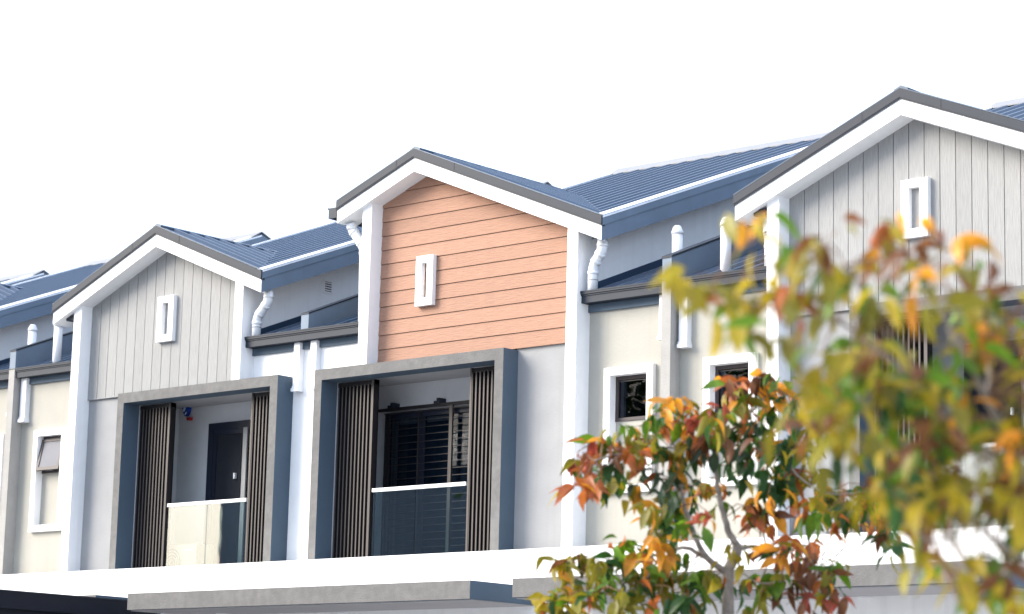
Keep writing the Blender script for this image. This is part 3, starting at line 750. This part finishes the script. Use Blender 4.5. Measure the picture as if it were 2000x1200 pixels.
MID = [[11.944,-8.027,0.307,3],[11.931,-8.039,0.306,6],[11.742,-7.915,0.308,3],[12.023,-7.957,0.347,6],[12.011,-7.774,0.315,5],[12.171,-7.87,0.346,1],[12.116,-7.698,0.223,0],[12.022,-7.748,0.217,5],[12.007,-8.019,0.191,2],[11.665,-7.691,0.251,1],[12.295,-7.745,0.166,0],[11.878,-7.283,0.371,6],[11.903,-7.745,0.29,0],[11.963,-7.633,0.149,1],[11.445,-8.122,0.184,2],[11.454,-8.114,0.184,1],[11.633,-8.409,0.171,5],[11.576,-8.475,0.049,0],[11.526,-8.019,0.134,3],[11.607,-8.075,0.065,4],[11.84,-8.171,0.104,4],[11.351,-7.93,0.055,5],[11.362,-7.92,0.056,2],[11.472,-8.377,0.057,1],[11.599,-8.42,-0.049,3],[11.078,-8.191,0.014,1],[11.421,-8.729,-0.102,2],[11.238,-8.176,-0.052,5],[11.183,-8.236,-0.112,6],[11.158,-8.622,-0.153,4],[11.16,-8.62,-0.153,1],[11.04,-8.597,-0.217,4],[10.852,-8.527,-0.254,4],[11.262,-8.635,-0.235,6],[11.441,-8.613,-0.233,3],[11.115,-8.727,-0.266,6],[11.22,-8.932,-0.49,3],[11.234,-8.92,-0.49,3],[11.013,-8.499,-0.373,3],[10.777,-8.112,-0.294,0],[10.78,-8.11,-0.294,0],[11.191,-8.483,-0.289,0],[11.007,-8.19,-0.315,2],[11.209,-8.339,-0.442,2],[11.208,-8.34,-0.442,8],[11.295,-8.304,-0.425,7],[11.475,-8.38,-0.369,7],[11.425,-8.134,-0.303,7],[11.55,-8.217,-0.412,7],[11.326,-7.787,-0.383,7],[11.313,-7.798,-0.383,0],[11.646,-8.464,-0.515,7],[11.561,-8.545,-0.609,2],[11.069,-7.88,-0.568,5],[11.359,-8.114,-0.559,2],[11.101,-8.327,-0.117,3],[11.525,-8.436,-0.175,2],[11.534,-8.428,-0.175,0],[11.593,-8.267,-0.235,0],[11.598,-8.263,-0.235,2],[11.349,-7.789,-0.149,0],[11.452,-8.402,-0.24,3],[11.642,-8.156,-0.096,6],[11.639,-8.159,-0.096,3],[11.635,-8.209,-0.138,3],[11.616,-8.025,-0.034,6],[11.897,-8.23,-0.121,6],[11.867,-8.009,-0.02,0],[11.926,-7.957,-0.063,0],[11.864,-7.756,0.047,7],[11.836,-7.643,-0.051,0],[11.839,-7.64,-0.051,7],[11.893,-7.606,-0.013,2],[12.036,-7.572,0.057,1],[12.226,-7.746,-0.088,0],[12.184,-7.743,-0.167,0],[12.329,-7.639,-0.009,2],[12.226,-7.436,-0.091,6],[12.383,-7.839,-0.219,2],[12.175,-7.487,-0.287,2],[12.181,-7.482,-0.287,8],[12.194,-7.627,-0.296,3],[11.518,-7.471,-0.202,0],[11.704,-7.579,-0.179,0],[12.014,-7.859,-0.309,0],[11.642,-7.589,-0.305,0],[11.969,-7.666,-0.361,0],[12.117,-7.709,-0.374,0],[12.112,-7.713,-0.374,0],[12.223,-7.775,-0.46,0],[12.263,-8.09,-0.529,5],[11.943,-7.848,-0.581,6],[11.956,-7.837,-0.581,3],[11.537,-7.335,-0.572,3],[11.98,-7.744,-0.61,3],[11.978,-7.746,-0.61,6],[11.929,-7.633,-0.691,3],[11.943,-7.285,-0.473,3],[11.544,-7.807,-0.408,5],[11.554,-7.798,-0.408,8],[11.694,-7.896,-0.518,1],[12.021,-8.433,-0.692,4],[12.181,-7.254,-0.407,5],[12.325,-7.566,-0.526,8],[12.253,-7.267,-0.457,2],[12.359,-7.222,-0.469,0],[12.188,-7.003,-0.515,0],[12.179,-7.01,-0.515,0],[12.632,-7.498,-0.564,0],[12.616,-7.651,-0.686,3],[12.275,-6.856,-0.593,5],[12.269,-6.861,-0.593,3],[12.72,-7.378,-0.593,3],[12.615,-7.049,-0.521,5],[12.619,-7.045,-0.521,3],[12.665,-7.446,-0.414,0],[12.665,-7.446,-0.414,1],[12.367,-6.734,-0.688,6],[12.366,-6.735,-0.688,0],[12.664,-7.215,-0.826,0],[11.945,-7.149,-0.555,0],[11.96,-7.135,-0.554,1],[12.418,-7.664,-0.649,1],[11.539,-8.258,-0.618,0],[11.53,-8.266,-0.618,1],[11.562,-8.31,-0.733,0],[11.216,-7.776,-0.748,0],[11.407,-8.246,-0.758,2],[11.699,-8.564,-0.876,5],[11.133,-8.05,-0.872,2],[11.373,-8.122,-0.997,5],[11.38,-8.115,-0.997,2],[11.316,-7.866,-0.939,1],[11.575,-8.098,-1.065,1],[11.563,-8.109,-1.065,1],[11.399,-7.961,-1.142,1],[11.402,-7.959,-1.142,0],[11.401,-7.745,-1.082,1],[11.693,-8.031,-1.111,0],[11.692,-8.23,-1.241,0],[11.225,-8.328,-1.052,2],[10.83,-8.589,-0.985,2],[10.816,-8.601,-0.985,8],[10.902,-8.518,-0.945,2],[10.908,-8.513,-0.945,6],[11.146,-8.636,-0.999,2],[11.131,-8.455,-0.978,0],[11.103,-8.333,-0.938,0],[11.251,-8.433,-0.87,1],[11.263,-8.354,-0.883,1],[10.713,-8.046,-1.046,1],[10.718,-8.042,-1.046,2],[10.707,-8.33,-1.111,2],[10.852,-8.733,-1.253,8],[10.852,-8.733,-1.253,2],[10.759,-8.734,-1.306,2],[10.758,-8.735,-1.306,8],[11.11,-8.68,-1.249,2],[11.155,-8.506,-1.202,1],[11.14,-8.519,-1.202,2],[11.458,-8.724,-1.231,2],[10.881,-7.851,-1.082,7],[11.364,-8.339,-1.167,0],[11.275,-8.277,-1.27,2],[11.298,-8.077,-1.221,3],[11.509,-8.248,-1.292,0],[12.275,-7.926,-0.894,5],[12.287,-7.915,-0.893,3],[12.13,-7.602,-0.826,3],[12.081,-7.687,-0.922,3],[12.033,-7.379,-0.897,6],[11.831,-6.951,-0.773,3],[11.91,-6.95,-0.89,6],[12.288,-7.358,-0.97,1],[12.29,-7.357,-0.97,2],[12.314,-7.402,-1.055,6],[12.095,-7.255,-1.038,6],[11.993,-7.056,-1.126,0],[12.045,-7.413,-1.203,4],[12.356,-7.453,-1.214,4],[12.346,-7.462,-1.214,6],[11.68,-7.364,-1.071,8],[11.675,-7.368,-1.071,1],[11.84,-7.495,-1.13,2],[11.988,-7.589,-1.059,2],[12.005,-7.574,-1.058,1],[12.046,-7.523,-1.093,6],[11.674,-7.625,-1.108,0],[11.798,-7.649,-0.865,6],[11.847,-7.988,-0.901,8],[12.186,-8.134,-0.166,6],[11.887,-8.159,-0.002,2],[11.741,-8.144,-0.175,7],[11.964,-8.156,-0.209,0],[12.081,-8.144,-0.179,7],[12.252,-8.033,-0.25,0],[11.763,-7.27,-0.214,0],[11.452,-7.865,-0.484,0],[11.891,-8.53,-0.767,1],[11.965,-7.814,-1.257,2],[12.23,-7.56,-1.301,6],[11.589,-7.919,-1.218,2],[11.034,-8.1,-1.309,2],[10.829,-8.437,-1.344,2],[10.797,-8.569,-1.167,1],[11.778,-8.051,-1.086,2],[11.471,-8.001,-1.294,0],[11.386,-8.028,-1.072,2],[11.333,-8.192,-1.046,1],[12.369,-7.971,0.059,0],[12.171,-7.51,0.092,1],[12.066,-7.829,0.043,0],[12.048,-8.48,-0.015,2],[11.841,-7.953,0.119,3]]
MIDB = {"trunk":[[11.667,-7.7059999999999995,-3.95,0.065],[11.637,-7.686,-1.808,0.05],[11.68,-7.763,-1.335,0.045],[11.705,-7.808,-1.062,0.042],[11.765,-7.792,-0.908,0.038],[11.781,-7.796,-0.832,0.033]],"b":[[[11.78,-7.794,-0.846,0.028],[11.743,-7.839,-0.771,0.024],[11.721,-7.892,-0.608,0.02],[11.709,-7.941,-0.426,0.018],[11.717,-7.973,-0.244,0.016],[11.746,-7.971,-0.123,0.014],[11.855,-7.903,0.019,0.012],[11.972,-7.827,0.158,0.008]],[[11.708,-7.811,-1.037,0.028],[11.622,-7.933,-0.947,0.024],[11.587,-8.017,-0.827,0.02],[11.561,-8.107,-0.649,0.017],[11.562,-8.167,-0.496,0.012],[11.559,-8.232,-0.336,0.009]],[[11.599,-7.932,-0.939,0.018],[11.518,-7.998,-0.882,0.016],[11.442,-8.051,-0.869,0.014],[11.338,-8.115,-0.903,0.01],[11.177,-8.22,-0.984,0.007],[10.97,-8.375,-1.025,0.005]],[[11.776,-7.789,-0.879,0.018],[11.839,-7.707,-0.845,0.014],[11.937,-7.584,-0.854,0.01],[12.044,-7.467,-0.808,0.007]],[[11.727,-7.979,-0.283,0.01],[11.641,-8.173,-0.187,0.009],[11.52,-8.376,-0.183,0.008],[11.395,-8.571,-0.222,0.006],[11.24,-8.783,-0.301,0.005]],[[11.755,-7.989,-0.137,0.01],[11.918,-7.93,-0.148,0.009],[12.142,-7.803,-0.215,0.008],[12.299,-7.708,-0.398,0.006],[12.463,-7.627,-0.491,0.005],[12.693,-7.516,-0.474,0.004]],[[11.945,-7.647,-0.848,0.008],[12.02,-7.498,-0.809,0.007],[12.082,-7.327,-0.909,0.006],[12.098,-7.187,-1.048,0.005]],[[11.773,-7.783,-0.915,0.01],[11.816,-7.779,-1.045,0.007],[11.948,-7.71,-1.118,0.005],[12.088,-7.655,-1.1,0.004]],[[11.364,-8.148,-0.907,0.008],[11.321,-8.221,-1.062,0.007],[11.26,-8.319,-1.177,0.005],[11.042,-8.573,-1.225,0.004]],[[11.759,-7.988,-0.126,0.009],[11.59,-7.986,-0.013,0.008],[11.405,-7.992,0.075,0.005]],[[11.99,-7.852,0.154,0.007],[12.061,-7.819,0.234,0.005],[12.125,-7.783,0.271,0.004]]]}
NEAR = [[17.217,-15.101,-0.434,5,2],[17.441,-15.394,-0.595,8,2],[17.394,-15.242,-0.544,8,2],[17.421,-15.226,-0.614,1,2],[17.703,-15.288,-0.577,6,2],[17.656,-15.367,-0.671,8,2],[17.69,-15.385,-0.636,2,2],[17.528,-15.052,-0.658,0,2],[17.546,-15.013,-0.663,2,2],[17.54,-15.053,-0.725,8,2],[17.54,-14.948,-0.614,8,2],[17.767,-15.194,-0.736,1,2],[17.689,-14.889,-0.518,5,2],[17.586,-14.874,-0.516,6,2],[17.553,-14.744,-0.451,3,2],[17.803,-15.02,-0.634,6,2],[17.791,-14.891,-0.587,6,2],[17.979,-15.23,-0.765,5,2],[17.826,-14.87,-0.69,1,2],[18.098,-15.197,-0.717,6,2],[18.05,-14.997,-0.63,5,2],[17.719,-14.458,-0.533,2,2],[18.128,-15.161,-0.762,6,2],[17.794,-14.475,-0.612,1,2],[17.301,-15.046,-0.718,6,2],[17.442,-15.128,-0.764,3,2],[17.16,-15.127,-0.715,2,2],[17.101,-15.15,-0.741,2,2],[17.078,-14.993,-0.747,1,2],[17.246,-15.251,-0.856,8,2],[17.371,-15.247,-0.923,2,2],[17.374,-15.3,-0.71,8,2],[17.256,-15.531,-0.725,8,2],[17.128,-15.309,-0.791,2,2],[17.505,-15.242,-0.724,2,2],[17.31,-14.789,-0.707,2,2],[17.618,-15.463,-0.915,2,2],[17.525,-15.269,-0.968,1,2],[17.711,-15.099,-0.797,2,2],[17.914,-15.298,-0.831,6,2],[17.406,-14.423,-0.699,2,2],[18.092,-15.244,-0.842,2,2],[17.936,-14.681,-0.755,8,2],[18.039,-14.679,-0.729,6,2],[18.146,-14.492,-0.865,2,2],[18.119,-14.688,-1.852,8,2],[17.958,-14.926,-0.848,1,2],[17.486,-14.32,-1.428,1,2],[17.528,-14.384,-1.326,8,2],[18.09,-14.451,-1.036,1,2],[17.623,-14.388,-1.047,2,2],[17.716,-15.198,-1.034,1,2],[17.801,-14.95,-1.049,8,2],[18.064,-14.724,-1.492,8,2],[18.155,-14.526,-1.252,0,2],[17.266,-14.322,-0.953,8,2],[17.745,-15.042,-1.026,6,2],[17.664,-14.071,-1.736,2,2],[17.976,-15.094,-1.293,6,2],[17.895,-15.082,-1.096,1,2],[18.096,-14.52,-1.181,6,2],[17.915,-14.635,-0.884,2,2],[17.814,-14.721,-1.119,5,2],[17.568,-13.833,-1.283,1,2],[17.451,-14.363,-0.947,1,2],[17.116,-14.256,-0.853,6,2],[17.978,-14.816,-0.807,8,2],[17.54,-13.894,-1.526,1,2],[17.539,-14.453,-1.108,1,2],[17.273,-14.389,-0.872,1,2],[17.733,-14.742,-1.04,8,2],[17.233,-14.15,-1.277,8,2],[17.08,-14.487,-0.981,2,2],[17.258,-14.683,-1.169,8,2],[17.137,-14.398,-0.95,2,2],[17.8,-14.965,-1.42,0,2],[17.981,-14.609,-1.457,8,2],[17.641,-14.533,-1.205,8,2],[17.631,-14.075,-1.127,0,2],[17.753,-15.306,-1.034,2,2],[17.428,-13.957,-1.696,8,2],[17.422,-13.894,-1.725,1,2],[17.714,-14.88,-1.037,8,2],[17.653,-14.453,-0.723,2,2],[18.098,-14.816,-1.389,2,2],[17.475,-14.406,-0.946,1,2],[17.765,-14.355,-0.796,2,2],[17.974,-14.703,-1.248,1,2],[17.585,-13.63,-1.468,1,2],[17.28,-13.953,-1.11,0,2],[18.208,-14.75,-1.129,2,2],[17.701,-14.828,-1.157,1,2],[17.564,-15.208,-1.144,2,2],[17.85,-14.445,-1.521,0,2],[17.752,-14.736,-1.368,6,2],[17.73,-15.117,-1.084,2,2],[17.817,-14.831,-1.375,2,2],[17.641,-14.956,-1.061,8,2],[17.138,-14.248,-0.831,1,2],[17.678,-13.84,-1.183,0,2],[17.115,-14.07,-1.156,8,2],[17.474,-14.19,-1.305,8,2],[17.67,-13.802,-0.736,8,2],[18.068,-14.495,-0.962,6,2],[17.98,-14.517,-1.457,2,2],[17.954,-14.203,-0.783,8,2],[17.99,-14.235,-0.994,5,2],[17.835,-14.846,-1.276,6,2],[16.97,-14.217,-0.932,2,2],[17.521,-14.399,-1.125,8,2],[17.569,-13.498,-1.712,8,2],[17.328,-14.556,-0.837,8,2],[17.534,-14.478,-1.317,5,2],[17.255,-14.107,-1.366,8,2],[17.937,-14.55,-0.821,5,2],[17.698,-15.204,-1.231,2,2],[17.529,-14.541,-1.494,8,2],[17.837,-14.15,-1.017,6,2],[17.814,-15.008,-1.492,8,2],[17.696,-14.731,-1.231,6,2],[17.586,-14.673,-1.398,2,2],[17.282,-13.967,-1.356,6,2],[17.759,-14.918,-1.137,0,2],[17.53,-14.624,-0.968,2,2],[17.441,-15.11,-1.234,2,2],[17.774,-14.496,-1.42,6,2],[17.926,-14.994,-1.464,8,2],[17.496,-13.899,-1.317,8,2],[17.56,-14.52,-1.332,8,2],[17.499,-13.843,-1.274,0,2],[17.698,-15.245,-1.275,2,2],[18.128,-14.559,-0.905,8,2],[18.179,-14.611,-0.993,8,2],[17.912,-14.612,-1.759,6,2],[17.206,-14.372,-1.26,0,2],[17.773,-13.969,-0.89,5,2],[17.605,-14.217,-1.378,2,2],[17.732,-14.19,-1.135,5,2],[18.027,-14.316,-0.843,6,2],[17.205,-14.699,-1.071,8,2],[17.754,-14.279,-1.389,1,2],[17.541,-14.586,-1.074,6,2],[18.262,-14.686,-0.991,5,2],[17.642,-14.609,-1.279,0,2],[17.994,-14.359,-1.208,1,2],[17.359,-14.224,-1.363,8,2],[17.274,-14.497,-1.236,8,2],[17.275,-14.647,-1.285,0,2],[17.268,-14.328,-1.167,1,2],[17.278,-14.577,-0.959,1,2],[17.797,-14.411,-0.838,8,2],[17.397,-14.346,-0.905,1,2],[17.788,-14.008,-0.886,6,2],[17.927,-14.118,-0.848,2,2],[17.671,-13.827,-1.142,2,2],[17.722,-14.879,-1.133,0,2],[17.879,-14.204,-1.081,2,2],[17.386,-14.073,-1.107,8,2],[17.103,-14.253,-0.872,5,2],[17.652,-13.752,-0.982,2,2],[18.072,-14.787,-1.28,8,2],[17.588,-14.745,-1.33,8,2],[17.813,-14.889,-1.289,1,2],[17.28,-14.886,-1.172,6,2],[17.698,-14.225,-1.603,0,2],[17.749,-14.459,-0.754,2,2],[17.868,-14.103,-0.929,1,2],[17.613,-14.769,-1.339,8,2],[18.045,-14.385,-1.225,2,2],[17.508,-14.476,-1.462,8,2],[17.269,-14.031,-1.615,8,2],[17.838,-14.81,-1.418,2,2],[17.828,-13.998,-1.195,8,2],[17.875,-14.913,-1.183,2,2],[17.17,-14.001,-1.453,6,2],[17.859,-14.584,-1.442,8,2],[17.353,-14.288,-1.449,0,2],[17.563,-14.754,-1.321,6,2],[17.833,-15.175,-1.494,0,2],[17.573,-13.694,-0.789,6,2],[17.998,-14.697,-1.215,1,2],[17.91,-14.555,-1.394,8,2],[17.147,-13.949,-1.375,8,2],[17.604,-14.053,-1.803,0,2],[17.536,-14.285,-1.668,1,2],[17.602,-14.898,-1.461,8,2],[17.283,-14.264,-1.271,6,2],[18.197,-14.778,-1.248,5,2],[17.496,-14.536,-0.965,1,2],[18.154,-14.763,-1.479,8,2],[17.888,-14.557,-1.743,5,2],[18.008,-14.639,-1.227,2,2],[17.128,-13.955,-1.499,2,2],[17.704,-13.782,-1.181,8,2],[17.822,-14.655,-1.706,8,2],[17.924,-14.819,-0.965,1,2],[17.331,-13.76,-1.758,1,2],[17.276,-13.985,-1.31,1,2],[18.032,-14.325,-1.152,1,2],[17.302,-14.188,-1.31,8,2],[17.897,-14.567,-1.729,1,2],[17.302,-14.305,-1.243,8,2],[17.367,-14.128,-1.367,0,2],[17.218,-14.568,-1.123,8,2],[17.795,-13.969,-1.584,8,2],[17.94,-14.416,-1.077,2,2],[17.645,-14.511,-1.192,8,2],[17.977,-14.509,-1.107,8,2],[17.771,-15.1,-1.014,0,2],[17.681,-14.568,-1.439,8,2],[17.619,-14.049,-0.735,2,2],[18.099,-14.528,-0.82,8,2],[17.545,-13.882,-1.147,6,2],[17.246,-14.009,-1.294,2,2],[18.167,-14.718,-0.999,2,2],[17.75,-14.737,-1.172,2,2],[18.177,-14.813,-1.124,6,2],[17.897,-15.1,-1.128,1,2],[18.169,-14.712,-1.185,2,2],[17.896,-15.113,-1.341,1,2],[17.668,-13.957,-1.189,5,2],[18.153,-14.838,-1.302,8,2],[17.826,-14.611,-0.926,2,2],[17.503,-14.098,-0.666,1,2],[17.382,-14.395,-1.382,8,2],[17.598,-15.119,-1.08,8,2],[17.712,-14.713,-1.427,1,2],[18.171,-14.589,-1.802,8,2],[17.807,-14.08,-1.4,2,2],[17.613,-14.799,-1.353,1,2],[17.489,-14.155,-1.031,2,2],[17.633,-13.671,-0.88,0,2],[17.691,-14.117,-1.262,2,2],[17.085,-14.231,-0.734,1,2],[17.481,-14.728,-1.052,1,2],[17.251,-14.657,-1.115,8,2],[17.566,-13.786,-1.378,8,2],[17.436,-13.968,-1.04,0,2],[17.683,-14.511,-1.351,6,2]]
NEARB = [[[18.247,-13.999,-3.95,0.05],[18.147,-13.999,-2.39,0.035],[18.059,-14.164,-2.031,0.03],[18.004,-14.279,-1.761,0.024],[17.944,-14.421,-1.4,0.018],[17.864,-14.566,-1.095,0.013],[17.791,-14.688,-0.862,0.009],[17.728,-14.792,-0.664,0.006],[17.682,-14.854,-0.575,0.004]],[[18.004,-14.279,-1.761,0.018],[17.905,-14.433,-1.658,0.013],[17.794,-14.562,-1.535,0.01],[17.678,-14.717,-1.323,0.008],[17.546,-14.881,-1.128,0.006],[17.432,-15.007,-1.024,0.004]],[[17.944,-14.421,-1.4,0.014],[17.777,-14.528,-1.234,0.01],[17.631,-14.709,-1.02,0.008],[17.482,-14.885,-0.842,0.006],[17.358,-15.03,-0.7,0.004],[17.257,-15.145,-0.594,0.003]],[[17.516,-14.934,-0.853,0.005],[17.433,-15.138,-0.819,0.004],[17.3,-15.264,-0.787,0.003],[17.181,-15.381,-0.737,0.002]],[[17.864,-14.566,-1.095,0.009],[17.822,-14.49,-0.893,0.007],[17.798,-14.555,-0.71,0.004],[17.797,-14.588,-0.581,0.003]],[[17.778,-14.535,-1.532,0.008],[17.74,-14.751,-1.622,0.006],[17.667,-14.837,-1.536,0.004]],[[17.89,-14.406,-1.656,0.008],[17.702,-14.304,-1.754,0.006],[17.623,-14.355,-1.831,0.004]],[[17.664,-14.76,-1.029,0.005],[17.693,-15.071,-0.816,0.004],[17.63,-15.17,-0.642,0.003]]]

t1 = empty('autumn_tree', (MIDB['trunk'][0][0], MIDB['trunk'][0][1], -4.0), 'slender young tree with green, rust and orange leaves before the cream bays', 'tree')
tree(t1, MIDB['trunk'], MIDB['b'], MID, 7.2, .046, 5, scale=1.14, alt=(0, 1, 2, 3, 5, 8))
t2 = empty('blurred_tree', (NEARB[0][0][0], NEARB[0][0][1], -4.0), 'out of focus yellow green tree close to the viewer at the right edge', 'tree')
tree(t2, NEARB[0], NEARB[1:], NEAR, 4.6, .045, 9, scale=.92, alt=(1, 2, 8, 8, 2, 6))

# ------------------------------------------------------------------ across the street (seen only in the glass)
ob = empty('opposite_block', (-20, -24, -4.0), 'plain grey row of houses across the street, seen reflected in the balcony glass', 'building')
MB().box(-5.4, 5.0, -4, 4, 0, 8.6).build('wall', 'opp', ob)
MB().prism([(-4.4, 8.6), (4.4, 8.6), (0, 10.2)], 'x', -5.6, 5.2).build('roof', 'roof', ob)
wm = MB().box(-.6, .6, 0, .05, 0, 1.3).mesh('window', M['bronze_dark'])
for i in range(4):
    for z in (1.2, 4.6): piece('window', wm, ob, (-4.2 + i * 2.6, 4.0, z))
def dark_tree(x, y, h, rad, seed, label):
    t = empty('broadleaf_tree', (x, y, -4.0), label, 'tree', 'trees across the street')
    rnd = random.Random(seed)
    MB().tube([(0, 0, 0), (.05, .05, h * .4), (0, .1, h * .8)], [.16, .12, .05], 8).build('trunk', 'bark', t, smooth=True)
    vs = []; fs = []
    for i in range(4200):
        a = rnd.uniform(0, 6.28); u = rnd.uniform(-1, 1); rr = rad * rnd.random() ** .45 * (1 + .2 * math.sin(3 * a))
        s_ = math.sqrt(1 - u * u); p = Vector((rr * s_ * math.cos(a), rr * s_ * math.sin(a), h * .68 + rr * u * 1.05))
        q = Vector((rnd.gauss(0, 1), rnd.gauss(0, 1), rnd.gauss(0, 1))).normalized(); w = q.orthogonal().normalized()
        k = len(vs); vs += [tuple(p), tuple(p + q * .14 + w * .07), tuple(p + q * .28), tuple(p + q * .14 - w * .07)]; fs.append((k, k + 1, k + 2, k + 3))
    me = bpy.data.meshes.new('crown'); me.from_pydata(vs, [], fs); ca = me.color_attributes.new('col', 'FLOAT_COLOR', 'POINT')
    for i in range(len(vs)): ca.data[i].color = (.04, .08, .03, 1)
    me.materials.append(M['leaf']); o = bpy.data.objects.new('crown', me); COL.objects.link(o); o.parent = t; o['kind'] = 'stuff'
dark_tree(-12.6, -20.5, 13.0, 3.3, 1, 'leafy green tree across the street, left of two')
dark_tree(-7.6, -21.5, 12.6, 3.2, 2, 'leafy green tree across the street, right of two')
